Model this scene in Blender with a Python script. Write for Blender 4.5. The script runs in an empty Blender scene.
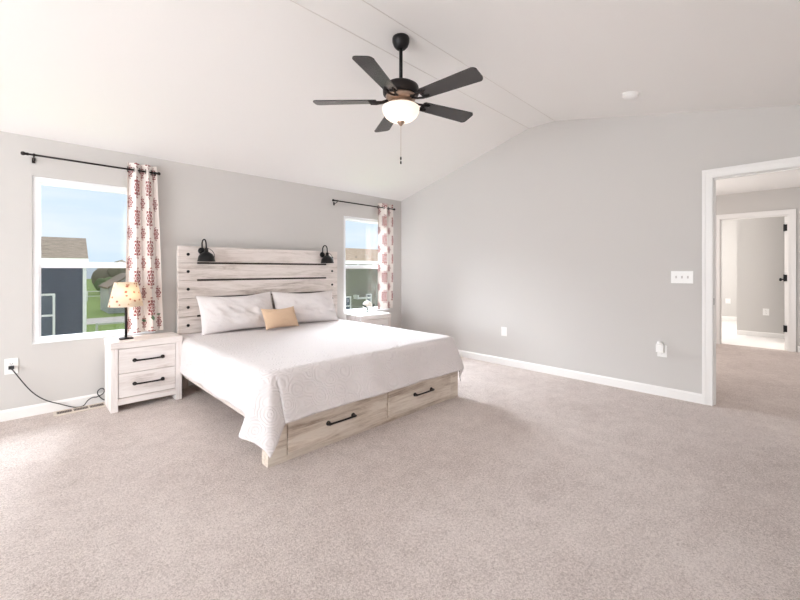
import bpy, bmesh, math, random
from mathutils import Vector, Matrix, noise as mnoise

random.seed(7)
S = bpy.context.scene
COL = S.collection
PI = math.pi

# ------------------------------------------------------------------ camera
F_PX, YAW, Y0 = 386.04, 0.79222, 269.55
cam_d = bpy.data.cameras.new('camera')
cam_d.sensor_width = 36.0
cam_d.lens = F_PX / 800 * 36.0
cam_d.shift_y = -(300 - Y0) / 800
cam_d.clip_start = 0.02
cam_d.clip_end = 400
cam = bpy.data.objects.new('camera', cam_d)
cam.location = (-4.5334, -4.5665, 1.25)
cam.rotation_euler = (PI / 2, 0, YAW - PI / 2)
COL.objects.link(cam)
S.camera = cam

# ------------------------------------------------------------------ render look
S.view_settings.view_transform = 'Standard'
S.view_settings.look = 'None'
S.view_settings.gamma = 1.0
S.view_settings.use_curve_mapping = False
S.view_settings.exposure = 0.34
S.cycles.max_bounces = 12
S.cycles.diffuse_bounces = 8
S.cycles.transparent_max_bounces = 16
S.cycles.sample_clamp_indirect = 6.0
S.cycles.caustics_reflective = False
S.cycles.caustics_refractive = False
S.cycles.use_denoising = True
try:
    S.cycles.denoiser = 'OPENIMAGEDENOISE'
except Exception:
    pass

# ------------------------------------------------------------------ sky: pale blue low down, bright overcast overhead
ZENITH = 5.0
GLOW_ELEV = math.radians(43)
world = bpy.data.worlds.new('sky')
S.world = world
world.use_nodes = True
wn, wl = world.node_tree.nodes, world.node_tree.links
wn.clear()
w_out = wn.new('ShaderNodeOutputWorld')
w_bg = wn.new('ShaderNodeBackground')
w_tc = wn.new('ShaderNodeTexCoord')
w_sep = wn.new('ShaderNodeSeparateXYZ')
w_map = wn.new('ShaderNodeMapping'); w_map.inputs['Scale'].default_value = (1.5, 1.5, 9)
w_noise = wn.new('ShaderNodeTexNoise'); w_noise.inputs['Scale'].default_value = 2.2; w_noise.inputs['Detail'].default_value = 4
w_ramp = wn.new('ShaderNodeValToRGB')
w_ramp.color_ramp.elements[0].position = 0.42
w_ramp.color_ramp.elements[0].color = (0.70, 0.84, 0.97, 1)
w_ramp.color_ramp.elements[1].position = 0.68
w_ramp.color_ramp.elements[1].color = (0.83, 0.91, 0.98, 1)
w_dot = wn.new('ShaderNodeVectorMath'); w_dot.operation = 'DOT_PRODUCT'      # the sun behind thin cloud, beyond the houses
w_dot.inputs[1].default_value = (0.0, math.cos(GLOW_ELEV), math.sin(GLOW_ELEV))
w_nrm = wn.new('ShaderNodeVectorMath'); w_nrm.operation = 'NORMALIZE'
w_str = wn.new('ShaderNodeMapRange'); w_str.interpolation_type = 'SMOOTHSTEP'
w_str.inputs['From Min'].default_value = 0.84
w_str.inputs['From Max'].default_value = 0.97
w_str.inputs['To Min'].default_value = 0.86
w_str.inputs['To Max'].default_value = ZENITH
w_white = wn.new('ShaderNodeMapRange')
w_white.inputs['From Min'].default_value = 0.2
w_white.inputs['From Max'].default_value = 0.5
w_mix = wn.new('ShaderNodeMixRGB'); w_mix.inputs['Color2'].default_value = (0.93, 0.965, 1.0, 1)
wl.new(w_tc.outputs['Generated'], w_sep.inputs[0])
wl.new(w_tc.outputs['Generated'], w_map.inputs[0])
wl.new(w_map.outputs[0], w_noise.inputs[0])
wl.new(w_noise.outputs['Fac'], w_ramp.inputs[0])
wl.new(w_tc.outputs['Generated'], w_nrm.inputs[0])
wl.new(w_nrm.outputs[0], w_dot.inputs[0])
wl.new(w_dot.outputs['Value'], w_str.inputs['Value'])
wl.new(w_sep.outputs['Z'], w_white.inputs['Value'])
wl.new(w_white.outputs[0], w_mix.inputs['Fac'])
wl.new(w_ramp.outputs[0], w_mix.inputs['Color1'])
wl.new(w_mix.outputs[0], w_bg.inputs['Color'])
wl.new(w_str.outputs[0], w_bg.inputs['Strength'])
wl.new(w_bg.outputs[0], w_out.inputs[0])


def area(name, loc, rot, sx, sy, power, color=(1, 1, 1), portal=False):
    d = bpy.data.lights.new(name, 'AREA')
    d.shape = 'RECTANGLE'
    d.size, d.size_y = sx, sy
    d.energy = power
    d.color = color
    if portal:
        d.cycles.is_portal = True
    o = bpy.data.objects.new(name, d)
    o.location = loc
    o.rotation_euler = rot
    COL.objects.link(o)
    return o


# daylight of the big side window of the bedroom (out of the photo, in wall_side); unseen panels for far room daylight and added hall fill
area('side_window_daylight', (-8.46, -2.75, 1.35), (0, -PI / 2 + 0.32, 0), 1.5, 3.4, 190, (0.90, 0.955, 1.0))
area('hall_fill_panel', (2.2, -2.62, 1.5), (-PI / 2, 0, 0), 1.2, 1.6, 30, (1.0, 0.94, 0.90))  # unseen panel added to brighten the hall; the wall behind has no window
area('far_room_daylight', (5.7, -2.22, 1.5), (-PI / 2, 0, 0), 3.0, 1.8, 58, (1.0, 0.99, 0.98))
# area panel added outside, above the view, standing in for bright sky
area('sky_fill_panel', (0.9, 3.4, 3.95), (-math.radians(60), 0, 0), 7.0, 2.6, 4900, (0.88, 0.945, 1.0))
# portals guide the sky through the two windows of the headboard wall
area('window_portal', (-4.0, 0.16, 1.33), (-PI / 2, 0, 0), 0.9, 1.44, 1, portal=True)
area('window_portal', (-0.735, 0.16, 1.32), (-PI / 2, 0, 0), 0.9, 1.44, 1, portal=True)


# ================================================================== helpers
def srgb(r, g, b):
    f = lambda c: (c / 12.92 if c <= 0.04045 else ((c + 0.055) / 1.055) ** 2.4)
    return (f(r / 255), f(g / 255), f(b / 255), 1)


class NT:
    """a material's node tree with small helpers"""
    def __init__(self, name):
        self.m = bpy.data.materials.new(name)
        self.m.use_nodes = True
        self.n, self.l = self.m.node_tree.nodes, self.m.node_tree.links
        self.b = self.n['Principled BSDF']

    def new(self, t):
        return self.n.new(t)

    def set(self, sock, v):
        if hasattr(v, 'is_output') or isinstance(v, bpy.types.NodeSocket):
            self.l.new(v, sock)
        else:
            sock.default_value = v

    def M(self, op, a, b=None, c=None):
        x = self.new('ShaderNodeMath')
        x.operation = op
        self.set(x.inputs[0], a)
        if b is not None: self.set(x.inputs[1], b)
        if c is not None: self.set(x.inputs[2], c)
        return x.outputs[0]

    def coord(self, scale=(1, 1, 1), kind='Object', rot=(0, 0, 0)):
        t = self.new('ShaderNodeTexCoord')
        mp = self.new('ShaderNodeMapping')
        mp.inputs['Scale'].default_value = scale
        mp.inputs['Rotation'].default_value = rot
        self.l.new(t.outputs[kind], mp.inputs[0])
        return mp.outputs[0]

    def noise(self, vec, scale, detail=3, rough=0.5, dist=0.0):
        x = self.new('ShaderNodeTexNoise')
        self.l.new(vec, x.inputs['Vector'])
        x.inputs['Scale'].default_value = scale
        x.inputs['Detail'].default_value = detail
        x.inputs['Roughness'].default_value = rough
        x.inputs['Distortion'].default_value = dist
        return x.outputs['Fac']

    def ramp(self, fac, stops):
        x = self.new('ShaderNodeValToRGB')
        e = x.color_ramp.elements
        while len(e) < len(stops): e.new(0.5)
        for i, (p, c) in enumerate(stops):
            e[i].position = p
            e[i].color = c
        self.l.new(fac, x.inputs[0])
        return x.outputs[0]

    def mix(self, fac, a, b, mode='MIX'):
        x = self.new('ShaderNodeMixRGB')
        x.blend_type = mode
        self.set(x.inputs[0], fac); self.set(x.inputs[1], a); self.set(x.inputs[2], b)
        return x.outputs[0]

    def bump(self, h, strength, dist=0.01):
        x = self.new('ShaderNodeBump')
        x.inputs['Strength'].default_value = strength
        x.inputs['Distance'].default_value = dist
        self.l.new(h, x.inputs['Height'])
        self.l.new(x.outputs[0], self.b.inputs['Normal'])

    def base(self, c, rough=0.6, metal=0.0, spec=0.4):
        self.set(self.b.inputs['Base Color'], c)
        self.set(self.b.inputs['Roughness'], rough)
        self.b.inputs['Metallic'].default_value = metal
        self.b.inputs['Specular IOR Level'].default_value = spec
        return self.m


def plain(name, c, rough=0.6, metal=0.0, spec=0.4, bump=0.0, bscale=200):
    t = NT(name)
    t.base(c, rough, metal, spec)
    v = t.coord()
    f = t.noise(v, bscale, 3)
    cc = t.mix(0.04, c, t.ramp(f, [(0.3, (0.5, 0.5, 0.5, 1)), (0.7, (1, 1, 1, 1))]), 'MULTIPLY')
    t.l.new(cc, t.b.inputs['Base Color'])
    if bump: t.bump(f, bump, 0.002)
    return t.m


def wall_paint(name, c, bscale=120):
    t = NT(name)
    t.base(c, 0.85, 0, 0.2)
    t.bump(t.noise(t.coord(), bscale, 4), 0.06, 0.002)
    return t.m


def carpet_mat(name, dark, light):
    t = NT(name)
    v = t.coord()
    big = t.noise(v, 1.3, 3)
    mid = t.noise(v, 9, 4, 0.6)
    fine = t.noise(v, 190, 4, 0.7, 0.6)
    tuft = t.noise(v, 85, 3, 0.6, 0.8)
    f = t.M('ADD', t.M('MULTIPLY', fine, 0.62), t.M('MULTIPLY', tuft, 0.38))
    f = t.M('ADD', f, t.M('MULTIPLY', t.M('SUBTRACT', mid, 0.5), 0.13))
    f = t.M('ADD', f, t.M('MULTIPLY', t.M('SUBTRACT', big, 0.5), 0.14))
    c = t.ramp(f, [(0.38, dark), (0.58, light)])
    t.base(c, 1.0, 0, 0.0)
    t.b.inputs['Sheen Weight'].default_value = 0.15
    t.bump(f, 0.9, 0.02)
    return t.m


def wood_mat(name, axis, light=(226, 217, 212), mid=(208, 198, 191), dark=(160, 147, 138)):
    t = NT(name)
    sc = [9.0, 9.0, 9.0]
    sc[axis] = 0.9
    info = t.new('ShaderNodeObjectInfo')
    tc = t.new('ShaderNodeTexCoord')
    add = t.new('ShaderNodeVectorMath'); add.operation = 'ADD'
    cmb = t.new('ShaderNodeCombineXYZ')
    r = t.M('MULTIPLY', info.outputs['Random'], 13.0)
    for k in range(3): t.l.new(r, cmb.inputs[k])
    t.l.new(tc.outputs['Object'], add.inputs[0]); t.l.new(cmb.outputs[0], add.inputs[1])
    mp = t.new('ShaderNodeMapping'); mp.inputs['Scale'].default_value = sc
    t.l.new(add.outputs[0], mp.inputs[0])
    v = mp.outputs[0]
    a = t.noise(v, 1.6, 4, 0.6, 0.8)
    b = t.noise(v, 7.0, 5, 0.7, 0.4)
    c = t.noise(v, 22.0, 3, 0.7)
    f = t.M('ADD', t.M('MULTIPLY', a, 0.6), t.M('ADD', t.M('MULTIPLY', b, 0.3), t.M('MULTIPLY', c, 0.14)))
    col = t.ramp(f, [(0.36, srgb(*dark)), (0.47, srgb(*mid)), (0.58, srgb(*light))])
    t.base(col, 0.6, 0, 0.3)
    t.bump(f, 0.15, 0.004)
    return t.m


def siding_mat(name, c, pitch=0.12):
    t = NT(name)
    tc = t.new('ShaderNodeTexCoord')
    sp = t.new('ShaderNodeSeparateXYZ')
    t.l.new(tc.outputs['Object'], sp.inputs[0])
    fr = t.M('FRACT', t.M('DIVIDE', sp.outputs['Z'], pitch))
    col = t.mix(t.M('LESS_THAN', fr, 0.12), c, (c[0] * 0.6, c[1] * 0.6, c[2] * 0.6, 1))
    t.base(col, 0.6, 0, 0.3)
    t.bump(fr, 0.4, 0.02)
    return t.m


def shingle_mat(name, a, b):
    t = NT(name)
    f = t.noise(t.coord((1, 2.5, 2.5)), 5, 5, 0.7)
    t.base(t.ramp(f, [(0.35, a), (0.65, b)]), 0.9, 0, 0.1)
    return t.m


# ---------------------------------------------------------------- mesh building
def BM():
    return bmesh.new()


def box(bm, x0, x1, y0, y1, z0, z1, bev=0.0, mi=0):
    t = bmesh.new()
    r = bmesh.ops.create_cube(t, size=1)
    for v in t.verts:
        v.co = Vector(((x0 + x1) / 2 + v.co.x * (x1 - x0), (y0 + y1) / 2 + v.co.y * (y1 - y0), (z0 + z1) / 2 + v.co.z * (z1 - z0)))
    if bev:
        bmesh.ops.bevel(t, geom=t.edges[:], offset=bev, segments=2, profile=0.7, affect='EDGES')
    merge(bm, t, mi)


def merge(bm, t, mi=0, smooth=None, mat=None):
    vm = {}
    for v in t.verts:
        vm[v] = bm.verts.new(mat @ v.co if mat else v.co)
    for f in t.faces:
        try:
            nf = bm.faces.new([vm[v] for v in f.verts])
            nf.material_index = mi
            nf.smooth = f.smooth if smooth is None else smooth
        except ValueError:
            pass
    t.free()


def frame_of(d):
    d = d.normalized()
    u = d.orthogonal().normalized()
    return u, d.cross(u)


def tube(bm, pts, r, n=10, mi=0, cap=True, rot0=None):
    pts = [Vector(p) for p in pts]
    rs = r if isinstance(r, (list, tuple)) else [r] * len(pts)
    rings = []
    u = None
    for i, p in enumerate(pts):
        d = (pts[min(i + 1, len(pts) - 1)] - pts[max(i - 1, 0)]).normalized()
        if u is None:
            u, w = frame_of(d)
        else:
            u = (u - d * u.dot(d)).normalized()
            w = d.cross(u)
        rings.append([bm.verts.new(p + (u * math.cos(2 * PI * k / n) + w * math.sin(2 * PI * k / n)) * rs[i]) for k in range(n)])
    for a, b in zip(rings, rings[1:]):
        for k in range(n):
            f = bm.faces.new((a[k], a[(k + 1) % n], b[(k + 1) % n], b[k]))
            f.smooth = True
            f.material_index = mi
    if cap:
        for rg in (rings[0][::-1], rings[-1]):
            f = bm.faces.new(rg); f.material_index = mi


def lathe(bm, prof, c=(0, 0, 0), n=32, mi=0, mat=None, smooth=True):
    """prof: list of (radius, z) about the z axis through c (or placed by mat)"""
    c = Vector(c)
    rings = []
    for (r, z) in prof:
        if r < 1e-6:
            p = Vector((0, 0, z))
            rings.append([bm.verts.new((mat @ p) if mat else p + c)])
        else:
            ring = []
            for k in range(n):
                p = Vector((r * math.cos(2 * PI * k / n), r * math.sin(2 * PI * k / n), z))
                ring.append(bm.verts.new((mat @ p) if mat else p + c))
            rings.append(ring)
    for a, b in zip(rings, rings[1:]):
        for k in range(n):
            k2 = (k + 1) % n
            if len(a) == 1 and len(b) == 1: continue
            if len(a) == 1: vs = (a[0], b[k2], b[k])
            elif len(b) == 1: vs = (a[k], a[k2], b[0])
            else: vs = (a[k], a[k2], b[k2], b[k])
            f = bm.faces.new(vs); f.smooth = smooth; f.material_index = mi


def prism(bm, poly, axis, a, b, mi=0):
    """polygon in the two other axes, extruded from a to b along axis"""
    def P(p, t):
        q = list(p); q.insert(axis, t); return Vector(q)
    A = [bm.verts.new(P(p, a)) for p in poly]
    B = [bm.verts.new(P(p, b)) for p in poly]
    fs = [bm.faces.new(A), bm.faces.new(B[::-1])]
    n = len(poly)
    for i in range(n):
        fs.append(bm.faces.new((A[i], B[i], B[(i + 1) % n], A[(i + 1) % n])))
    for f in fs: f.material_index = mi


def world_of(o):
    p = Vector((0, 0, 0))
    while o:
        p += o.location
        o = o.parent
    return p


def obj(name, bm, mat, parent=None, mods=None, origin=None):
    bmesh.ops.recalc_face_normals(bm, faces=bm.faces[:])
    off = world_of(parent) if parent else Vector((0, 0, 0))
    if origin is not None: off = Vector(origin)
    for v in bm.verts: v.co -= off
    me = bpy.data.meshes.new(name)
    bm.to_mesh(me)
    bm.free()
    for m in (mat if isinstance(mat, (list, tuple)) else [mat]): me.materials.append(m)
    o = bpy.data.objects.new(name, me)
    COL.objects.link(o)
    if parent: o.parent = parent
    elif origin is not None: o.location = origin
    return o


def tag(o, label, cat, group=None, kind=None):
    o['label'] = label
    o['category'] = cat
    if group: o['group'] = group
    if kind: o['kind'] = kind
    return o


def thing(name, loc, label, cat, group=None):
    o = bpy.data.objects.new(name, None)
    o.empty_display_size = 0.1
    o.location = loc
    COL.objects.link(o)
    return tag(o, label, cat, group)


def struct(name, bm, mat, parent=None):
    o = obj(name, bm, mat, parent)
    if parent is None: o['kind'] = 'structure'
    return o


def copy_tree(o, parent=None):
    c = o.copy()
    COL.objects.link(c)
    if parent: c.parent = parent
    for ch in list(o.children): copy_tree(ch, c)
    return c


# ================================================================== materials
M_wall = wall_paint('wall_paint_greige', srgb(205, 202, 199))
M_ceil = wall_paint('ceiling_paint_white', srgb(238, 236, 234), 60)
M_trim = plain('trim_white', srgb(240, 238, 236), 0.4)
M_vinyl = plain('window_vinyl_white', srgb(240, 242, 244), 0.35)
M_carpet = carpet_mat('carpet_beige', srgb(184, 167, 159), srgb(242, 230, 224))
M_woodX = wood_mat('whitewashed_oak_long', 0)
M_woodZ = wood_mat('whitewashed_oak_upright', 2)
M_woodY = wood_mat('whitewashed_oak_deep', 1)
M_nsX = wood_mat('whitewashed_pale_long', 0, (238, 232, 229), (228, 220, 216), (198, 188, 181))
M_nsZ = wood_mat('whitewashed_pale_upright', 2, (238, 232, 229), (228, 220, 216), (198, 188, 181))
M_fwX = wood_mat('whitewashed_drawer_wood', 0, (226, 216, 204), (204, 190, 176), (150, 132, 116))
M_dark = plain('gap_shade_strip', srgb(58, 50, 46), 0.9)
M_bronze = plain('dark_bronze', srgb(48, 43, 42), 0.42, 0.7, 0.5)
M_black = plain('black_metal', srgb(30, 29, 30), 0.4, 0.5, 0.5)
M_plate = plain('white_plastic', srgb(244, 243, 241), 0.35)
M_toggle = plain('toggle_grey', srgb(205, 201, 198), 0.4)
M_slot = plain('slot_dark', srgb(70, 66, 64), 0.7)
M_cord = plain('cord_charcoal', srgb(52, 52, 54), 0.5)
M_vent = plain('register_tan', srgb(222, 210, 198), 0.5, 0.1)
M_blade = plain('blade_charcoal', srgb(56, 53, 53), 0.26, 0.0, 0.5)
M_grass = shingle_mat('lawn_grass', srgb(118, 142, 70), srgb(150, 172, 98))
M_conc = plain('concrete', srgb(205, 198, 190), 0.9)


def fabric(name, c, bs=0.25, sc=260, wr=0.0, wsc=9):
    t = NT(name)
    v = t.coord()
    f = t.noise(v, sc, 2)
    t.base(c, 0.95, 0, 0.1)
    t.b.inputs['Sheen Weight'].default_value = 0.2
    h = f
    if wr:
        h = t.M('ADD', t.M('MULTIPLY', f, 0.06), t.M('MULTIPLY', t.noise(v, wsc, 3, 0.5, 0.6), wr))
    t.bump(h, bs, 0.02)
    return t.m


M_pillow = fabric('pillow_cotton', srgb(226, 220, 219), 0.5, 260, 1.0, 9)
M_tan = fabric('tan_satin', srgb(214, 184, 156), 0.25, 260, 0.6, 14)


def coverlet_mat():
    t = NT('coverlet_matelasse')
    v = t.coord()
    vo = t.new('ShaderNodeTexVoronoi'); vo.inputs['Scale'].default_value = 7.5
    t.l.new(v, vo.inputs['Vector'])
    w1 = t.M('SINE', t.M('ADD', t.M('MULTIPLY', vo.outputs['Distance'], 44), t.M('MULTIPLY', t.noise(v, 7, 2), 26)))
    n2 = t.noise(v, 90, 3)
    h = t.M('ADD', t.M('MULTIPLY', w1, 0.5), t.M('MULTIPLY', n2, 0.22))
    t.base(srgb(222, 216, 216), 0.95, 0, 0.1)
    t.b.inputs['Sheen Weight'].default_value = 0.2
    t.bump(h, 0.42, 0.006)
    return t.m


M_cover = coverlet_mat()


def curtain_mat():
    t = NT('curtain_red_medallion')
    tc = t.new('ShaderNodeTexCoord')
    sp = t.new('ShaderNodeSeparateXYZ')
    t.l.new(tc.outputs['UV'], sp.inputs[0])
    U, V = sp.outputs['X'], sp.outputs['Y']
    PU, PV = 1.0, 0.295      # U counts medallion columns
    cu = t.M('DIVIDE', U, PU)
    i = t.M('FLOOR', cu)
    par = t.M('MULTIPLY', t.M('MODULO', i, 2.0), 0.5)
    p = t.M('MULTIPLY', t.M('SUBTRACT', t.M('FRACT', cu), 0.5), 1.0)
    q = t.M('MULTIPLY', t.M('SUBTRACT', t.M('FRACT', t.M('ADD', t.M('DIVIDE', V, PV), par)), 0.5), PV)
    small = t.M('ADD', 1.0, t.M('MULTIPLY', t.M('SUBTRACT', 1.0, t.M('MODULO', i, 2.0)), 0.5))   # buds between the medallions
    pn = t.M('MULTIPLY', t.M('DIVIDE', p, 0.60), small)
    qn = t.M('MULTIPLY', t.M('DIVIDE', q, 0.112), small)
    r = t.M('SQRT', t.M('ADD', t.M('MULTIPLY', pn, pn), t.M('MULTIPLY', qn, qn)))
    th = t.M('ARCTAN2', qn, pn)
    edge = t.M('ADD', 0.9, t.M('MULTIPLY', t.M('COSINE', t.M('MULTIPLY', th, 10)), 0.1))
    inside = t.M('LESS_THAN', r, edge)
    # petals: concentric scalloped rings broken by the rays
    ring = t.M('SINE', t.M('ADD', t.M('MULTIPLY', r, 15), t.M('MULTIPLY', t.M('COSINE', t.M('MULTIPLY', th, 8)), 1.5)))
    lace = t.M('GREATER_THAN', ring, -0.62)
    ray = t.M('GREATER_THAN', t.M('COSINE', t.M('MULTIPLY', th, 16)), -0.92)
    fac = t.M('MULTIPLY', t.M('MULTIPLY', inside, lace), ray)
    red = t.mix(t.noise(t.coord((1, 1, 1), 'UV'), 40, 2), srgb(112, 40, 46), srgb(164, 92, 92))
    col = t.mix(fac, srgb(232, 224, 219), red)
    t.base(col, 0.9, 0, 0.1)
    # thin cloth: a little daylight comes through it
    tr = t.new('ShaderNodeBsdfTranslucent')
    t.l.new(col, tr.inputs[0])
    mx = t.new('ShaderNodeMixShader'); mx.inputs[0].default_value = 0.05
    out = t.n['Material Output']
    t.l.new(t.b.outputs[0], mx.inputs[1]); t.l.new(tr.outputs[0], mx.inputs[2])
    t.l.new(mx.outputs[0], out.inputs[0])
    return t.m


M_curtain = curtain_mat()
M_leaf = plain('leaf_green', srgb(88, 112, 88), 0.7)
M_leafdark = plain('leaf_dark', srgb(46, 52, 44), 0.7)


def glass_mat(name, tint=(0.985, 0.992, 1.0, 1), gloss=0.03):
    t = NT(name)
    tr = t.new('ShaderNodeBsdfTransparent'); tr.inputs[0].default_value = tint
    gl = t.new('ShaderNodeBsdfGlossy'); gl.inputs['Roughness'].default_value = 0.02
    mx = t.new('ShaderNodeMixShader'); mx.inputs[0].default_value = gloss
    t.l.new(tr.outputs[0], mx.inputs[1]); t.l.new(gl.outputs[0], mx.inputs[2])
    t.l.new(mx.outputs[0], t.n['Material Output'].inputs[0])
    return t.m


M_glass = glass_mat('window_glass')


def screen_mat():
    t = NT('insect_screen')
    tr = t.new('ShaderNodeBsdfTransparent')
    df = t.new('ShaderNodeBsdfDiffuse'); df.inputs[0].default_value = srgb(38, 40, 44)
    mx = t.new('ShaderNodeMixShader'); mx.inputs[0].default_value = 0.22
    t.l.new(tr.outputs[0], mx.inputs[1]); t.l.new(df.outputs[0], mx.inputs[2])
    t.l.new(mx.outputs[0], t.n['Material Output'].inputs[0])
    return t.m


M_screen = screen_mat()


def emit_mat(name, c, s, base=(0.9, 0.9, 0.9, 1)):
    t = NT(name)
    t.base(base, 0.3)
    t.b.inputs['Emission Color'].default_value = c
    t.b.inputs['Emission Strength'].default_value = s
    return t.m


def bowl_mat():
    t = NT('frosted_bowl_glass')
    t.base((0.95, 0.90, 0.86, 1), 0.35)
    tr = t.new('ShaderNodeBsdfTranslucent'); tr.inputs[0].default_value = (1.0, 0.92, 0.86, 1)
    mx = t.new('ShaderNodeMixShader'); mx.inputs[0].default_value = 0.6
    t.l.new(t.b.outputs[0], mx.inputs[1]); t.l.new(tr.outputs[0], mx.inputs[2])
    t.l.new(mx.outputs[0], t.n['Material Output'].inputs[0])
    return t.m


M_bowl = bowl_mat()


def shade_mat():
    t = NT('lampshade_floral')
    v = t.coord()
    vo = t.new('ShaderNodeTexVoronoi'); vo.inputs['Scale'].default_value = 26
    t.l.new(v, vo.inputs['Vector'])
    n = t.noise(v, 45, 3, 0.6)
    d = t.M('ADD', vo.outputs['Distance'], t.M('MULTIPLY', t.M('SUBTRACT', n, 0.5), 0.45))
    col = t.ramp(d, [(0.19, srgb(192, 122, 112)), (0.26, srgb(214, 190, 152)), (0.33, srgb(244, 232, 214))])
    t.base(col, 0.9, 0, 0.1)
    tr = t.new('ShaderNodeBsdfTranslucent')
    t.l.new(col, tr.inputs[0])
    mx = t.new('ShaderNodeMixShader'); mx.inputs[0].default_value = 0.45
    t.l.new(t.b.outputs[0], mx.inputs[1]); t.l.new(tr.outputs[0], mx.inputs[2])
    t.l.new(mx.outputs[0], t.n['Material Output'].inputs[0])
    return t.m


M_shade = shade_mat()

# ================================================================== structure
XL, XR, YB = -8.5, 0.0, -5.2          # side wall, door wall, back wall
HX, FX = 3.85, 5.30                   # hall's far wall, far room's grey wall
# bedroom, hall and far room floors
bm = BM(); box(bm, XL - 0.15, HX + 0.06, YB - 0.15, 0.15, -0.12, 0.0); floor = struct('floor', bm, M_carpet)
M_floor2 = plain('far_room_pale_carpet', srgb(236, 232, 229), 0.9, 0, 0.1, 0.1)
bm = BM(); box(bm, HX + 0.06, 9.0, -6.5, -2.0, -0.12, 0.0); struct('floor_far_room', bm, M_floor2)


def wall_panels(bm, axis, c0, c1, a0, a1, z0, z1, holes):
    """a wall across axis from c0 to c1, spanning a0..a1 and z0..z1, with rectangular holes (h0,h1,hz0,hz1)"""
    As = sorted({a0, a1, *[h[0] for h in holes], *[h[1] for h in holes]})
    for p, q in zip(As, As[1:]):
        zs = [(z0, z1)]
        for h in holes:
            if h[0] <= p + 1e-6 and q <= h[1] + 1e-6:
                nz = []
                for (s, e) in zs:
                    if h[2] > s: nz.append((s, min(h[2], e)))
                    if h[3] < e: nz.append((max(h[3], s), e))
                zs = nz
        for (s, e) in zs:
            if e - s < 1e-6: continue
            if axis == 0: box(bm, c0, c1, p, q, s, e)
            else: box(bm, p, q, c0, c1, s, e)


W1 = (-4.455, -3.545, 0.609, 2.055)
W2 = (-1.178, -0.29, 0.607, 2.034)
bm = BM(); wall_panels(bm, 1, 0.0, 0.16, XL - 0.15, 0.12, -0.1, 2.6, [W1, W2]); struct('wall_headboard', bm, M_wall)
DY0, DY1, DZ = -4.875, -4.053, 2.10
bm = BM(); wall_panels(bm, 0, 0.0, 0.12, YB - 0.15, 0.0, -0.1, 3.3, [(DY0, DY1, -0.1, DZ)]); struct('wall_door', bm, M_wall)
bm = BM(); wall_panels(bm, 0, XL - 0.15, XL, YB - 0.15, 0.0, -0.1, 3.3, [(-4.5, -1.0, 0.6, 2.1)]); struct('wall_side', bm, M_wall)
bm = BM(); box(bm, XL, 0.0, YB - 0.15, YB, -0.1, 3.3); struct('wall_back', bm, M_wall)

# vaulted ceiling: low side over the headboard, narrow flat ridge, gentler slope towards the back
ZE, ZR, Y1, Y2 = 2.388, 3.015, -2.262, -2.594
ZB = ZR - 0.208 * (Y2 - YB)
prof = [(0.0, ZE), (Y1, ZR), (Y2, ZR), (YB - 0.1, ZB - 0.0208), (YB - 0.1, ZR + 0.3), (0.0, ZR + 0.3)]
bm = BM(); prism(bm, prof, 0, XL - 0.1, 0.0); struct('ceiling', bm, M_ceil)
M_seam = plain('ceiling_seam_tape', srgb(222, 217, 213), 0.8)
for k, yy in enumerate((Y1, Y2)):
    bm = BM(); tube(bm, [(XL, yy, ZR + 0.0005), (-0.001, yy, ZR + 0.0005)], 0.0035, 6); struct('trim_%d' % (k + 1), bm, M_seam)

# baseboards
def baseboard(name, runs):
    bm = BM()
    for (x0, x1, y0, y1, ax, sgn) in runs:
        if ax == 1:   # runs along x on a wall facing sgn*y
            prism(bm, [(y0, 0), (y0 + sgn * 0.015, 0), (y0 + sgn * 0.015, 0.074), (y0 + sgn * 0.006, 0.09), (y0, 0.09)], 0, x0, x1)
        else:
            prism(bm, [(x0, 0), (x0 + sgn * 0.015, 0), (x0 + sgn * 0.015, 0.074), (x0 + sgn * 0.006, 0.09), (x0, 0.09)], 1, y0, y1)
    return struct(name, bm, M_trim)


baseboard('baseboard_headboard', [(XL, 0.0, 0.0, 0.0, 1, -1)])
baseboard('baseboard_door', [(0.0, 0, -3.993, -0.016, 0, -1)])
baseboard('baseboard_hall', [(HX, 0, -3.652, -2.5, 0, -1), (HX, 0, -6.0, -4.634, 0, -1)])
baseboard('baseboard_far_room', [(FX, 0, -6.2, -3.83, 0, -1), (8.0, 0, -3.9, -2.2, 0, -1)])


def doorway(name, xa, xb, y0, y1, z, faces=(-1,)):
    """jamb lining plus casing on the given faces of a wall from xa to xb"""
    bm = BM()
    box(bm, xa - 0.004, xb + 0.004, y1 - 0.012, y1, 0, z)
    box(bm, xa - 0.004, xb + 0.004, y0, y0 + 0.012, 0, z)
    box(bm, xa - 0.004, xb + 0.004, y0, y1, z - 0.012, z)
    d = struct(name, bm, M_trim)
    for s in faces:
        x = xa if s < 0 else xb
        c = BM()
        for (p, q, t) in ((0.0, 0.075, 0.010), (0.052, 0.075, 0.018), (0.0, 0.010, 0.014)):
            a, b = sorted((x, x + s * t))
            box(c, a, b, y1 - 0.005 + p, y1 - 0.005 + q, 0, z - 0.005 + q)
            box(c, a, b, y0 + 0.005 - q, y0 + 0.005 - p, 0, z - 0.005 + q)
            box(c, a, b, y0 + 0.005 - p, y1 - 0.005 + p, z - 0.005 + p, z - 0.005 + q)
        obj('casing', c, M_trim, d)
    c = BM()
    xm = (xa + xb) / 2
    box(c, xm - 0.018, xm + 0.018, y1 - 0.022, y1 - 0.012, 0, z - 0.012)
    box(c, xm - 0.018, xm + 0.018, y0 + 0.012, y0 + 0.022, 0, z - 0.012)
    box(c, xm - 0.018, xm + 0.018, y0 + 0.022, y1 - 0.022, z - 0.022, z - 0.012)
    obj('door_stop', c, M_trim, d)
    return d


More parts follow.
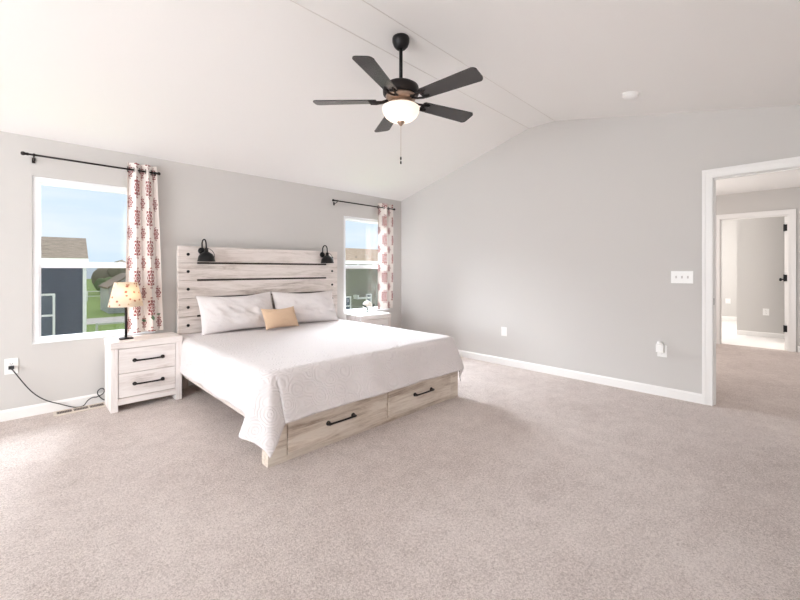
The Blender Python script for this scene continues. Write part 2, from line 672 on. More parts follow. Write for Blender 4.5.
d1 = doorway('door_1', 0.0, 0.12, DY0, DY1, DZ, (-1, 1))
bm = BM(); box(bm, 0.012, 0.034, DY1 - 0.0140, DY1 - 0.011, 0.925, 0.985, 0.001)
obj('strike_plate', bm, M_bronze, d1)

# hall and far room
H0, H1 = -4.546, -3.718
bm = BM(); wall_panels(bm, 0, HX, HX + 0.12, -6.5, -2.0, -0.1, 2.7, [(H0, H1, -0.1, 2.10)]); struct('wall_hall_far', bm, M_wall)
bm = BM(); box(bm, 0.12, HX, -2.6, -2.5, -0.1, 2.6); struct('wall_hall_end', bm, M_wall)
bm = BM(); box(bm, 0.12, HX, -6.1, -6.0, -0.1, 2.6); struct('wall_hall_near_end', bm, M_wall)
bm = BM(); box(bm, 0.12, HX, -6.1, -2.5, 2.50, 2.62); struct('ceiling_hall', bm, M_ceil)
bm = BM(); box(bm, HX + 0.12, 9.0, -6.5, -2.0, 2.50, 2.62); struct('ceiling_far_room', bm, M_ceil)
bm = BM(); box(bm, FX, 8.0, -6.4, -3.83, -0.02, 2.5); struct('wall_far_room_grey', bm, M_wall)
bm = BM(); box(bm, 8.0, 8.1, -6.4, -2.0, -0.1, 2.6); struct('wall_far_room_end', bm, M_wall)
bm = BM(); box(bm, HX + 0.12, 8.1, -2.1, -2.0, -0.1, 2.6); struct('wall_far_room_side', bm, M_wall)
bm = BM(); box(bm, HX + 0.12, 8.1, -6.5, -6.4, -0.1, 2.6); struct('wall_far_room_near', bm, M_wall)
d2 = doorway('door_2', HX, HX + 0.12, H0, H1, 2.10, (-1, 1))
bm = BM(); box(bm, HX + 0.10, HX + 0.88, H0 + 0.020, H0 + 0.054, 0.012, 2.075, 0.002)
leaf = obj('door_leaf', bm, M_trim, d2)
for z in (1.90, 1.12, 0.33):
    bm = BM()
    box(bm, HX + 0.066, HX + 0.098, H0 + 0.024, H0 + 0.056, z - 0.05, z + 0.05, 0.003)
    tube(bm, [(HX + 0.094, H0 + 0.06, z - 0.055), (HX + 0.094, H0 + 0.06, z + 0.055)], 0.008, 8)
    obj('hinge', bm, M_black, d2)
bm = BM()
xk, zk = HX + 0.81, 1.08
lathe(bm, [(0.0, 0.0), (0.03, 0.0), (0.03, 0.006), (0.011, 0.010), (0.011, 0.035), (0.026, 0.045), (0.029, 0.058), (0.02, 0.07), (0, 0.072)], n=20,
      mat=Matrix.Translation((xk, H0 + 0.054, zk)) @ Matrix.Rotation(-PI / 2, 4, 'X'))
obj('knob', bm, M_black, leaf)


# ================================================================== windows
def window(name, W, screen=True):
    x0, x1, z0, z1 = W
    yi, yo = 0.012, 0.10       # frame sits nearly flush with the room face
    fw = 0.042
    bm = BM()
    box(bm, x0, x0 + fw, yi, yo, z0, z1, 0.003); box(bm, x1 - fw, x1, yi, yo, z0, z1, 0.003)
    box(bm, x0 + fw, x1 - fw, yi, yo, z1 - fw, z1, 0.003); box(bm, x0 + fw, x1 - fw, yi, yo, z0, z0 + 0.035, 0.003)
    o = struct(name, bm, M_vinyl)
    a, b = x0 + fw, x1 - fw
    zm = 1.288
    sw = 0.016
    up = BM()                                  # upper sash, outer track
    box(up, a, a + sw, 0.062, 0.088, zm - 0.02, z1 - fw); box(up, b - sw, b, 0.062, 0.088, zm - 0.02, z1 - fw)
    box(up, a + sw, b - sw, 0.062, 0.088, z1 - fw - sw, z1 - fw); box(up, a + sw, b - sw, 0.062, 0.088, zm - 0.02, zm + 0.030)
    s = obj('upper_sash', up, M_vinyl, o)
    g = BM(); box(g, a + sw, b - sw, 0.073, 0.077, zm + 0.030, z1 - fw - sw); obj('pane', g, M_glass, s)
    lo = BM()                                  # lower sash, inner track
    box(lo, a, a + sw, 0.028, 0.056, z0 + 0.035, zm + 0.02); box(lo, b - sw, b, 0.028, 0.056, z0 + 0.035, zm + 0.02)
    box(lo, a + sw, b - sw, 0.028, 0.056, zm - 0.024, zm + 0.02); box(lo, a + sw, b - sw, 0.028, 0.056, z0 + 0.035, z0 + 0.052)
    s2 = obj('lower_sash', lo, M_vinyl, o)
    g = BM(); box(g, a + sw, b - sw, 0.040, 0.044, z0 + 0.052, zm - 0.024); obj('pane', g, M_glass, s2)
    for t in (0.3, 0.7):
        k = BM(); xx = a + (b - a) * t
        box(k, xx - 0.03, xx + 0.03, 0.03, 0.056, zm + 0.02, zm + 0.027, 0.002); box(k, xx - 0.008, xx + 0.022, 0.022, 0.04, zm + 0.027, zm + 0.036, 0.002)
        obj('sash_lock', k, M_vinyl, s2)
    sc = BM(); box(sc, a, b, 0.094, 0.0945, z0 + 0.035, zm); obj('insect_screen', sc, M_screen, o)
    sl = BM(); box(sl, x0, x1, -0.012, 0.016, z0 - 0.0, z0 + 0.012, 0.003); obj('sill', sl, M_vinyl, o)
    return o


window('window_1', W1)
window('window_2', W2)
# the big side window behind the camera's shoulder: plain frame in its opening
bm = BM()
for (y0, y1, z0, z1) in ((-4.5, -4.45, 0.6, 2.1), (-1.05, -1.0, 0.6, 2.1), (-4.45, -1.05, 0.6, 0.65), (-4.45, -1.05, 2.05, 2.1), (-2.78, -2.72, 0.65, 2.05)):
    box(bm, XL - 0.12, XL - 0.05, y0, y1, z0, z1)
struct('window_3', bm, M_vinyl)

# ================================================================== outdoors
bm = BM(); box(bm, -90, 140, 2, 220, -3.2, -3.0); o = struct('lawn', bm, M_grass)
bm = BM(); box(bm, -40, 60, 33.5, 38.0, -3.0, -2.98); o = struct('sidewalk', bm, M_conc)

M_navy = siding_mat('siding_slate_blue', srgb(72, 78, 94), 0.14)
M_sage = siding_mat('siding_sage', srgb(138, 136, 122), 0.11)
M_pale = siding_mat('siding_pale_grey', srgb(196, 198, 200), 0.18)
M_roofA = shingle_mat('shingle_brown', srgb(120, 106, 92), srgb(160, 146, 130))
M_roofB = shingle_mat('shingle_tan', srgb(150, 130, 110), srgb(186, 168, 148))
M_pane = plain('dark_house_pane', srgb(70, 80, 92), 0.1, 0, 0.6)


def house(loc, label, x0, x1, y0, y1, ze, zr, wall, roof, ov=0.3, gable_trim=True, ridge='x'):
    h = thing('neighbour_house', loc, label, 'house')
    bm = BM()
    ym = (y0 + y1) / 2
    xm = (x0 + x1) / 2
    if ridge == 'x':
        prism(bm, [(y0, -3.0), (y1, -3.0), (y1, ze), (ym, zr - 0.12), (y0, ze)], 0, x0, x1)
    else:
        prism(bm, [(x0, -3.0), (x1, -3.0), (x1, ze), (xm, zr - 0.12), (x0, ze)], 1, y0, y1)
    obj('wall', bm, wall, h)
    bm = BM()
    if ridge == 'x':
        sl = (zr - ze) / (ym - y0)
        for s, ye in ((1, y0 - ov), (-1, y1 + ov)):
            prism(bm, [(ye, ze - sl * ov + 0.0), (ym, zr), (ym, zr + 0.14), (ye, ze - sl * ov + 0.14)], 0, x0 - ov, x1 + ov)
    else:
        sl = (zr - ze) / (xm - x0)
        for s, xe in ((1, x0 - ov), (-1, x1 + ov)):
            prism(bm, [(xe, ze - sl * ov), (xm, zr), (xm, zr + 0.14), (xe, ze - sl * ov + 0.14)], 1, y0 - ov, y1 + ov)
    obj('roof', bm, roof, h)
    if ridge == 'x':
        bm = BM(); box(bm, x0 - ov, x1 + ov, y0 - ov - 0.1, y0 - ov, ze - sl * ov + 0.0, ze - sl * ov + 0.14); obj('gutter', bm, M_trim, h)
        for xc in (x0, x1):
            bm = BM(); box(bm, xc - 0.06, xc + 0.02, y0 - 0.03, y0 + 0.1, -3.0, ze - 0.02); obj('corner_board', bm, M_trim, h)
    return h


def house_window(h, x0, x1, z0, z1, y, bars=1):
    bm = BM(); t = 0.05
    box(bm, x0, x0 + t, y - 0.05, y, z0, z1); box(bm, x1 - t, x1, y - 0.05, y, z0, z1)
    box(bm, x0 + t, x1 - t, y - 0.05, y, z1 - t, z1); box(bm, x0 + t, x1 - t, y - 0.05, y, z0, z0 + t)
    zm = (z0 + z1) / 2
    if bars: box(bm, x0 + t, x1 - t, y - 0.045, y, zm - t / 2, zm + t / 2)
    w = obj('window', bm, M_trim, h)
    bm = BM(); box(bm, x0 + t, x1 - t, y - 0.02, y - 0.01, z0 + t, z1 - t); obj('pane', bm, M_pane, w)


hA = house((-3.24, 9.0, -3.0), 'slate blue house with brown roof outside the window behind the lamp', -14.0, -3.24, 9.0, 15.2, 1.42, 2.16, M_navy, M_roofA, 0.06)
hA.rotation_euler.z = math.radians(-4.5)
house_window(hA, -4.75, -3.86, -0.52, 0.62, 9.0)
hB = house((8.0, 8.0, -3.0), 'sage green house with tan roof outside the window behind the flowers', 2.0, 14.0, 8.0, 14.4, 1.52, 2.2, M_sage, M_roofB, 0.25)
house_window(hB, 4.45, 5.04, -0.6, 0.17, 8.0)
house_window(hB, 5.84, 6.13, -0.4, 0.22, 8.0, 0)
bm = BM(); box(bm, 5.18, 5.92, 7.7, 8.0, 0.05, 0.11, 0.01); box(bm, 5.18, 5.24, 7.7, 8.0, 0.11, 0.22); obj('awning_ledge', bm, M_trim, hB)
bm = BM(); lathe(bm, [(0, 0), (0.05, 0), (0.05, 0.28), (0, 0.28)], (5.75, 8.55, 1.52), 12); obj('vent_pipe', bm, M_slot, hB)
hC = house((3.4, 42.0, -3.0), 'small pale grey gabled house standing far off on the lawn', 1.6, 5.2, 41.5, 47.0, -0.5, 0.75, M_pale, M_roofA, 0.15, ridge='y')

# white rail fences on the lawn
def rail_fence(loc, label, x0, x1, y, n, h=0.75):
    f = thing('rail_fence', loc, label, 'fence', 'white rail fences outdoors')
    for k in range(n):
        xx = x0 + (x1 - x0) * k / (n - 1)
        bm = BM(); box(bm, xx - 0.06, xx + 0.06, y - 0.06, y + 0.06, -3.0, -3.0 + h + 0.08); obj('post', bm, M_trim, f)
    for zz in ((h * 0.5, h) if h > 1 else (h,)):
        bm = BM(); box(bm, x0, x1, y - 0.03, y + 0.03, -3.0 + zz - 0.07, -3.0 + zz + 0.04); obj('rail', bm, M_trim, f)


rail_fence((0.5, 27.0, -3.0), 'low white rail fence on the grass in front of the sidewalk', -0.9, 4.0, 27.5, 4, 0.66)
rail_fence((5.0, 60.0, -3.0), 'distant white rail fence beside the pale gabled house', 2.0, 12.0, 62.0, 6, 1.3)

M_treeA = shingle_mat('tree_green', srgb(86, 104, 66), srgb(124, 138, 92))
M_treeB = shingle_mat('tree_brown', srgb(120, 112, 94), srgb(158, 150, 130))
M_bark = plain('bark', srgb(92, 80, 70), 0.9)


def tree(x, y, h, r, mat, label, seed):
    rnd = random.Random(seed)
    t = thing('tree', (x, y, -3.0), label, 'tree', 'trees on the far edge of the lawn')
    bm = BM(); tube(bm, [(x, y, -3.0), (x + 0.1, y, -3 + h * 0.5)], [0.25, 0.12], 8); obj('trunk', bm, M_bark, t)
    bm = BM()
    for k in range(7):
        q = bmesh.new(); bmesh.ops.create_icosphere(q, subdivisions=2, radius=r * rnd.uniform(0.45, 0.7))
        c = Vector((x + rnd.uniform(-.5, .5) * r, y + rnd.uniform(-.5, .5) * r, -3 + h - r * rnd.uniform(0.5, 1.4)))
        for v in q.verts: v.co = v.co * rnd.uniform(0.85, 1.15) + c
        merge(bm, q, 0, True)
    obj('crown', bm, mat, t)


for i, (x, y, h, r, k) in enumerate([(-10, 80, 5.4, 3.0, 1), (-1.2, 85, 5.0, 3.0, 1), (7.4, 82, 5.4, 3.0, 1), (16, 85, 5.2, 3.0, 1), (24.6, 84, 5.5, 3.0, 1), (4.6, 66, 3.2, 1.8, 0)]):
    tree(x, y, h, r, (M_treeA, M_treeB)[k], ('small green tree on the lawn in front of the brown tree line', 'bare brown tree in the far tree line beyond the lawn')[k], i)

# ================================================================== bed
BX0, BX1 = -3.42, -1.450
bed = thing('platform_bed', (-2.397, -1.15, 0), 'king bed with a whitewashed plank headboard and two footboard drawers', 'bed')
HXL, HXR = -3.365, -1.378
zs = [1.50, 1.320, 1.138, 0.948, 0.757, 0.57]
for k in range(5):
    bm = BM()
    box(bm, HXL, HXR, -0.125, -0.090, zs[k + 1] + 0.002, zs[k] - 0.002, 0.004)
    # planks stay whole; the shaded gaps are painted as dark strips below
    pl = obj('headboard_plank', bm, M_woodX, bed)
    for xx in (-3.272, -1.464):
        bm = BM()
        lathe(bm, [(0, 0.006), (0.013, 0.005), (0.016, 0.0), (0, 0)], n=14, mat=Matrix.Translation((xx, -0.125, (zs[k] + zs[k + 1]) / 2)) @ Matrix.Rotation(PI / 2, 4, 'X'))
        obj('bolt', bm, M_black, pl)
for k in range(1, 5):
    bm = BM(); box(bm, -3.185, -1.562, -0.1275, -0.1, zs[k] - 0.011, zs[k] + 0.010)
    o = obj('slot', bm, M_dark, bed)
for x0, x1 in ((-3.36, -3.26), (-1.48, -1.38)):
    bm = BM(); box(bm, x0, x1, -0.09, -0.045, 0, 1.45, 0.003); obj('headboard_post', bm, M_woodZ, bed)
for x0, x1 in ((-3.378, -3.350), (-1.440, -1.412)):
    bm = BM(); box(bm, x0, x1, -2.17, -0.09, 0.19, 0.40, 0.003); obj('side_rail', bm, M_woodY, bed)
# footboard: two end posts, a stretcher under the drawers, a middle post, a top rail
bm = BM()
box(bm, BX0, -3.290, -2.255, -2.170, 0, 0.30, 0.003); box(bm, -1.568, BX1, -2.255, -2.170, 0, 0.30, 0.003)
box(bm, -3.290, -1.568, -2.248, -2.180, 0.0, 0.036); box(bm, -3.290, -1.568, -2.248, -2.180, 0.262, 0.30)
box(bm, -2.412, -2.392, -2.250, -2.180, 0.036, 0.262)
box(bm, -3.290, -1.568, -2.19, -2.175, 0.036, 0.262)
obj('footboard', bm, M_fwX, bed)


def bar_pull(parent, xa, xb, y, z, mat=M_bronze):
    bm = BM()
    yo = y - 0.028
    tube(bm, [(xa - 0.008, yo, z), (xa + 0.02, yo - 0.002, z), ((xa + xb) / 2, yo - 0.004, z), (xb - 0.02, yo - 0.002, z), (xb + 0.008, yo, z)], [0.009, 0.0075, 0.007, 0.0075, 0.009], 10)
    for xx in (xa, xb):
        tube(bm, [(xx, y, z), (xx, y - 0.006, z), (xx, y - 0.008, z), (xx, yo, z)], [0.017, 0.017, 0.010, 0.011], 12)
    obj('handle', bm, mat, parent)


for (x0, x1, ha, hb) in ((-3.284, -2.416, -2.975, -2.755), (-2.388, -1.574, -2.080, -1.865)):
    bm = BM(); box(bm, x0, x1, -2.262, -2.19, 0.042, 0.258, 0.003)
    d = obj('drawer', bm, M_fwX, bed)
    bar_pull(d, ha, hb, -2.262, 0.162)

# mattress under the coverlet
XC, HW, YF, ZT = -2.395, 0.938, -2.115, 0.570
bm = BM(); box(bm, XC - HW, XC + HW, YF + 0.02, -0.135, 0.33, ZT - 0.03, 0.05)
tag(obj('mattress', bm, M_pillow), 'white king mattress almost hidden under the quilted coverlet', 'mattress')
bm = BM(); box(bm, XC - HW - 0.02, XC + HW + 0.02, -2.16, -0.10, 0.30, 0.33); obj('slat_base', bm, M_woodX, bed)


def coverlet():
    NS, NTt = 170, 170
    sd, fd = 0.36, 0.375                 # drop at the sides and at the foot
    L = abs(YF) - 0.14
    def prof(r, lim):
        # rolls over the edge, then falls at a steep slant
        out = dn = 0.0
        n = 14
        for k in range(n):
            q = (k + 0.5) / n * r
            a = min(1.0, q / 0.11)
            ang = (a * a * (3 - 2 * a)) * math.radians(lim)
            out += math.cos(ang) * r / n
            dn += math.sin(ang) * r / n
        return out, dn
    bm = BM()
    vs = []
    rnd = random.Random(3)
    for j in range(NTt + 1):
        t = (L + fd) * j / NTt
        row = []
        for i in range(NS + 1):
            s = -(HW + sd) + 2 * (HW + sd) * i / NS
            ds = max(0.0, abs(s) - HW)
            dt = max(0.0, t - L)
            sg = -1 if s < 0 else 1
            bx = XC + max(-HW, min(HW, s))
            by = -0.14 - min(t, L)
            r = math.hypot(ds, dt)
            if r < 1e-6:
                x, y, z = bx, by, ZT
                ed = min(HW - abs(s), L - t)
                z += 0.006 * math.sin(5.1 * bx + 2.0 * by) * math.sin(3.7 * by - 1.2 * bx) * min(1, max(0, ed) / 0.2)
            else:
                th = math.atan2(dt, ds)              # 0 = side, 90 = foot
                cor = math.sin(2 * th) if (ds > 0 and dt > 0) else 0.0
                wz = min(1.0, max(0.0, (th - 0.35) / 0.4)); wz = wz * wz * (3 - 2 * wz)
                out, dn = prof(r * (1 + (0.04 if s < 0 else -0.06) * cor), 86 - 20 * min(1.0, th / 0.5) + (-5 if s < 0 else 14) * cor * wz)
                corner = math.sin(2 * th) if (ds > 0 and dt > 0) else 0.0
                # hanging folds: gentle along the sides, one strong fold near each corner
                if dt == 0: rip = (0.010 * math.sin(9.0 * by + 1.0) + 0.006 * math.sin(21 * by)) * min(1.0, max(0.0, -by - 0.45) / 0.3)
                elif ds == 0: rip = 0.008 * math.sin(7.0 * bx) + 0.004 * math.sin(17 * bx + 1)
                else: rip = 0.0
                fold = (0.75 if s < 0 else 0.05) * math.exp(-((th - 0.34) / 0.17) ** 2) + (0.15 if s < 0 else 0.0) * math.exp(-((th - 0.75) / 0.25) ** 2)
                k = min(1, r / 0.15)
                out = out * (1 + fold * k * corner) + rip * k
                tw = th + 0.30 * cor * wz
                ux, uy = (math.cos(tw) * sg, -math.sin(tw))
                x, y, z = bx + ux * out, by + uy * out, ZT - dn
            row.append(bm.verts.new((x, y, z)))
        vs.append(row)
    for j in range(NTt):
        for i in range(NS):
            f = bm.faces.new((vs[j][i], vs[j][i + 1], vs[j + 1][i + 1], vs[j + 1][i]))
            f.smooth = True
    o = obj('coverlet', bm, M_cover)
    md = o.modifiers.new('thickness', 'SOLIDIFY'); md.thickness = 0.009; md.offset = 1
    return tag(o, 'white quilted coverlet draped over the king bed', 'coverlet')


coverlet()


def pillow(name, mat, w, h, T, M, seed, ear=0.06, wk=1.0):
    rnd = random.Random(seed)
    ph = [rnd.uniform(0, 6.28) for _ in range(8)]
    N = 44
    bm = BM()
    def P(u, v, s):
        e = max(0.0, (1 - abs(u) ** 3.2)) ** 0.62 * max(0.0, (1 - abs(v) ** 3.2)) ** 0.62
        # sides pull in between the corner ears
        x = u * w / 2 * (1 - ear * (1 - v * v) * abs(u) ** 3 * 0.8)
        y = v * h / 2 * (1 - ear * 1.4 * (1 - u * u) * abs(v) ** 3)
        y += -0.035 * h * math.cos(u * 2.2) * (v > 0) * v
        q = Vector((u * 1.7 + ph[0] + 0.5 * v, v * 1.1 + ph[1], s * 3.0))
        q2 = Vector((u * 3.4 + v * 1.8 + ph[2], v * 2.2 - u * 0.7 + ph[3], s * 5.0))
        wr = 0.34 * mnoise.noise(q) - 0.22 * abs(mnoise.noise(q2)) + 0.08 * mnoise.noise(q2 * 2.3)
        z = s * T / 2 * e * (1 + wr * wk)
        return M @ Vector((x, y, z))
    grid = {}
    for s in (1, -1):
        for i in range(N + 1):
            for j in range(N + 1):
                u, v = -1 + 2 * i / N, -1 + 2 * j / N
                bd = i in (0, N) or j in (0, N)
                if bd and s == -1: grid[(s, i, j)] = grid[(1, i, j)]
                else: grid[(s, i, j)] = bm.verts.new(P(u, v, s))
    for s in (1, -1):
        for i in range(N):
            for j in range(N):
                f = bm.faces.new([grid[(s, i, j)], grid[(s, i + 1, j)], grid[(s, i + 1, j + 1)], grid[(s, i, j + 1)]])
                f.smooth = True
    return obj(name, bm, mat, origin=tuple(M.translation))


def lean(x, y, z, tilt, yaw=0.0, roll=0.0):
    return Matrix.Translation((x, y, z)) @ Matrix.Rotation(yaw, 4, 'Z') @ Matrix.Rotation(tilt, 4, 'X') @ Matrix.Rotation(roll, 4, 'Z')


tag(pillow('pillow', M_pillow, 0.835, 0.425, 0.20, lean(-2.80, -0.275, 0.778, math.radians(68), 0.0, math.radians(1)), 1),
    'rumpled white king pillow leaning on the headboard nearer the lit lamp', 'pillow', 'white king pillows')
tag(pillow('pillow', M_pillow, 0.85, 0.425, 0.20, lean(-1.965, -0.285, 0.778, math.radians(66), math.radians(-2), math.radians(-1)), 5),
    'smooth white king pillow leaning on the headboard nearer the flowers', 'pillow', 'white king pillows')
tag(pillow('lumbar_pillow', M_tan, 0.42, 0.25, 0.14, lean(-2.42, -0.49, 0.703, math.radians(62), math.radians(3)), 9, 0.09, 0.25),
    'small tan lumbar pillow in front of the white pillows', 'pillow')


# gooseneck reading lamps clipped to the headboard
def reading_lamp(label):
    x, z = 0.0, 0.0          # built about its own foot on the plank face
    t = thing('reading_lamp', (-3.14, -0.125, 1.42), label, 'lamp', 'black reading lamps on the headboard')
    o = t.location
    bm = BM(); lathe(bm, [(0, 0.012), (0.034, 0.012), (0.038, 0.0), (0, 0)], n=24, mat=Matrix.Translation((o.x, o.y, o.z + 0.03)) @ Matrix.Rotation(PI / 2, 4, 'X'))
    obj('backplate', bm, M_black, t)
    bm = BM()
    pts = []
    yc, R, zt = -0.055, 0.043, 0.108
    pts += [(o.x, o.y - 0.008, o.z + 0.03), (o.x, o.y - 0.012, o.z + 0.06)]
    for k in range(13):
        a = PI - PI * k / 12
        pts.append((o.x + 0.012 * k / 12, o.y + yc + R * -math.cos(a) * -1 * -1, o.z + zt + R * math.sin(a)))
    # run from the wall side over to the room side
    pts = pts[:2] + [(p[0], o.y + yc + R * math.cos(PI * k / 12), p[2]) for k, p in enumerate(pts[2:])]
    pts.append((o.x + 0.015, o.y + yc - R, o.z + 0.05))
    tube(bm, pts, 0.0075, 10); obj('gooseneck', bm, M_black, t)
    c = Vector((o.x + 0.015, o.y + yc - R, o.z - 0.085))
    bm = BM()
    lathe(bm, [(0.0, 0.142), (0.016, 0.142), (0.020, 0.128), (0.020, 0.105), (0.034, 0.096), (0.060, 0.078), (0.078, 0.050), (0.084, 0.012), (0.090, 0.0),
               (0.086, 0.0), (0.080, 0.012), (0.073, 0.048), (0.055, 0.073), (0.0, 0.09)], c, 32)
    sh = obj('lamp_shade', bm, M_black, t)
    bm = BM(); tube(bm, [c + Vector((0.083 * math.cos(a) , -0.0, 0.055 + 0.085 * math.sin(a))) for a in [PI * k / 16 - 0.3 for k in range(11)]], 0.003, 6)
    obj('wire_yoke', bm, M_black, sh)
    bm = BM(); lathe(bm, [(0, 0.02), (0.022, 0.03), (0.028, 0.05), (0.014, 0.08), (0, 0.085)], c, 16); obj('bulb', bm, M_plate, sh)
    return t


rl = reading_lamp('black gooseneck reading lamp on the headboard nearer the lit lamp')
r2 = copy_tree(rl); r2.location = (-1.625, -0.125, 1.42)
r2['label'] = 'black gooseneck reading lamp on the headboard nearer the flowers'


# ================================================================== nightstands
def nightstand(label):
    X0, X1, Yf, Yb, Z = -3.972, -3.408, -0.425, -0.085, 0.61
    t = thing('nightstand', ((X0 + X1) / 2, (Yf + Yb) / 2, 0), label, 'nightstand', 'whitewashed two-drawer nightstands')
    bm = BM(); box(bm, X0, X1, Yf - 0.004, Yb, 0.550, Z, 0.005); obj('top', bm, M_nsX, t)
    bm = BM(); box(bm, X0 + 0.004, X0 + 0.056, Yf, Yb, 0, 0.55, 0.003); obj('side_panel', bm, M_nsZ, t)
    bm = BM(); box(bm, X1 - 0.056, X1 - 0.004, Yf, Yb, 0, 0.55, 0.003); obj('side_panel', bm, M_nsZ, t)
    bm = BM(); box(bm, X0 + 0.056, X1 - 0.056, Yb - 0.012, Yb, 0.06, 0.55); obj('back_panel', bm, M_nsX, t)
    bm = BM(); box(bm, X0 + 0.056, X1 - 0.056, Yf + 0.006, Yf + 0.03, 0.055, 0.112, 0.002); obj('apron', bm, M_nsX, t)
    bm = BM(); box(bm, X0 + 0.056, X1 - 0.056, Yf + 0.03, Yb - 0.012, 0.10, 0.112); obj('bottom_board', bm, M_nsX, t)
    for z0, z1, zh in ((0.331, 0.546, 0.436), (0.117, 0.327, 0.226)):
        bm = BM(); box(bm, X0 + 0.059, X1 - 0.059, Yf + 0.004, Yf + 0.30, z0, z1, 0.003)
        d = obj('drawer', bm, M_nsX, t)
        bar_pull(d, -3.795, -3.575, Yf + 0.004, zh)
    return t


n1 = nightstand('whitewashed nightstand holding the lit table lamp')
n2 = copy_tree(n1); n2.location = (-0.915, n1.location.y, 0)
n2['label'] = 'whitewashed nightstand half hidden behind the bed, holding the white flowers'

# ================================================================== table lamp
LX, LY, LZ = -3.832, -0.255, 0.61
lamp = thing('table_lamp', (LX, LY, LZ), 'lit table lamp with a floral shade on the nightstand', 'lamp')
bm = BM(); box(bm, LX - 0.052, LX + 0.052, LY - 0.045, LY + 0.045, LZ, LZ + 0.014, 0.004); obj('base', bm, M_bronze, lamp)
bm = BM(); tube(bm, [(LX, LY, LZ + 0.012), (LX, LY, LZ + 0.36)], 0.010, 14); obj('stem', bm, M_bronze, lamp)
bm = BM(); lathe(bm, [(0, 0), (0.018, 0), (0.018, 0.04), (0.012, 0.045), (0.03, 0.08), (0.033, 0.105), (0.02, 0.13), (0, 0.135)], (LX, LY, LZ + 0.355), 18)
obj('bulb', bm, emit_mat('warm_bulb', (1.0, 0.75, 0.5, 1), 4.0), lamp)
bm = BM(); lathe(bm, [(0.136, 0.302), (0.089, 0.522), (0.0875, 0.522), (0.1345, 0.302), (0.136, 0.302)], (LX, LY, LZ), 48)
sh = obj('lamp_shade', bm, M_shade, lamp)
bm = BM()
for k in range(3):
    a = 2 * PI * k / 3
    tube(bm, [(LX, LY, LZ + 0.50), (LX + 0.088 * math.cos(a), LY + 0.088 * math.sin(a), LZ + 0.512)], 0.002, 6)
tube(bm, [(LX, LY, LZ + 0.36), (LX + 0.05, LY, LZ + 0.42), (LX + 0.045, LY, LZ + 0.47), (LX, LY, LZ + 0.505)], 0.002, 6)
obj('harp', bm, M_bronze, sh)
ld = bpy.data.lights.new('lamp_bulb_light', 'POINT'); ld.energy = 0.9; ld.color = (1.0, 0.78, 0.58); ld.shadow_soft_size = 0.03
lo = bpy.data.objects.new('lamp_bulb_light', ld); lo.location = (LX, LY - 0.045, LZ + 0.43); COL.objects.link(lo)

# power cord from the outlet along the baseboard
bm = BM()
cp = [(-4.580, -0.040, 0.437), (-4.56, -0.06, 0.40), (-4.462, -0.05, 0.222), (-4.374, -0.04, 0.124), (-4.277, -0.035, 0.064), (-4.20, -0.035, 0.020), (-4.154, -0.04, 0.0065),
      (-4.115, -0.04, 0.012), (-4.085, -0.035, 0.050), (-4.05, -0.03, 0.068), (-4.018, -0.03, 0.066), (-3.975, -0.03, 0.085), (-3.962, -0.03, 0.115), (-3.982, -0.03, 0.138), (-4.008, -0.032, 0.125),
      (-4.014, -0.035, 0.095), (-3.99, -0.037, 0.052), (-3.96, -0.024, 0.022), (-3.90, -0.022, 0.012), (-3.82, -0.022, 0.012)]
# Catmull-Rom smoothing
V = [Vector(p) for p in cp]
path = []
for i in range(len(V) - 1):
    p0, p1, p2, p3 = V[max(i - 1, 0)], V[i], V[i + 1], V[min(i + 2, len(V) - 1)]
    for k in range(6):
        s = k / 6
        path.append(0.5 * ((2 * p1) + (p2 - p0) * s + (2 * p0 - 5 * p1 + 4 * p2 - p3) * s * s + (3 * p1 - p0 - 3 * p2 + p3) * s ** 3))
path.append(V[-1])
tube(bm, path, 0.0042, 8)
cord = obj('power_cord', bm, M_cord)
tag(cord, 'dark power cord looping from the wall outlet to behind the nightstand', 'cord')
bm = BM(); box(bm, -4.597, -4.563, -0.045, -0.007, 0.425, 0.449, 0.004); obj('plug', bm, M_cord, cord)


# ================================================================== wall plates
def plate(kind, name, c, axis, w, h, label, toggles=0, recept=True, group='white wall plates'):
    """axis 1: on a wall facing -y at (x, z); axis 0: on a wall facing -x at (y, z); built as a small thing"""
    if axis == 1: loc = (c[0], c[2], c[1])
    else: loc = (c[2], c[0], c[1])
    t = thing(name, loc, label, kind, group)
    def bx(bm, a0, a1, d0, d1, z0, z1, bev=0.0):
        if axis == 1: box(bm, loc[0] + a0, loc[0] + a1, loc[1] - d1, loc[1] - d0, loc[2] + z0, loc[2] + z1, bev)
        else: box(bm, loc[0] - d1, loc[0] - d0, loc[1] + a0, loc[1] + a1, loc[2] + z0, loc[2] + z1, bev)
    bm = BM(); bx(bm, -w / 2, w / 2, 0, 0.006, -h / 2, h / 2, 0.002); obj('cover_plate', bm, M_plate, t)
    if toggles:
        for k in range(toggles):
            a = (k - (toggles - 1) / 2) * 0.046
            bm = BM(); bx(bm, a - 0.006, a + 0.006, 0.006, 0.0075, -0.012, 0.012); bx(bm, a - 0.0045, a + 0.0045, 0.0075, 0.020, -0.001, 0.009, 0.001)
            obj('toggle', bm, M_toggle, t)
    elif recept:
        for zz in (-0.02, 0.02):
            bm = BM(); bx(bm, -0.017, 0.017, 0.006, 0.0075, zz - 0.014, zz + 0.014, 0.0)
            r = obj('receptacle', bm, M_plate, t)
            bm = BM()
            for a in (-0.007, 0.007): bx(bm, a - 0.0013, a + 0.0013, 0.0075, 0.0079, zz - 0.003, zz + 0.006)
            bx(bm, -0.002, 0.002, 0.0075, 0.0079, zz - 0.011, zz - 0.007)
            obj('slot', bm, M_slot, r)
    return t


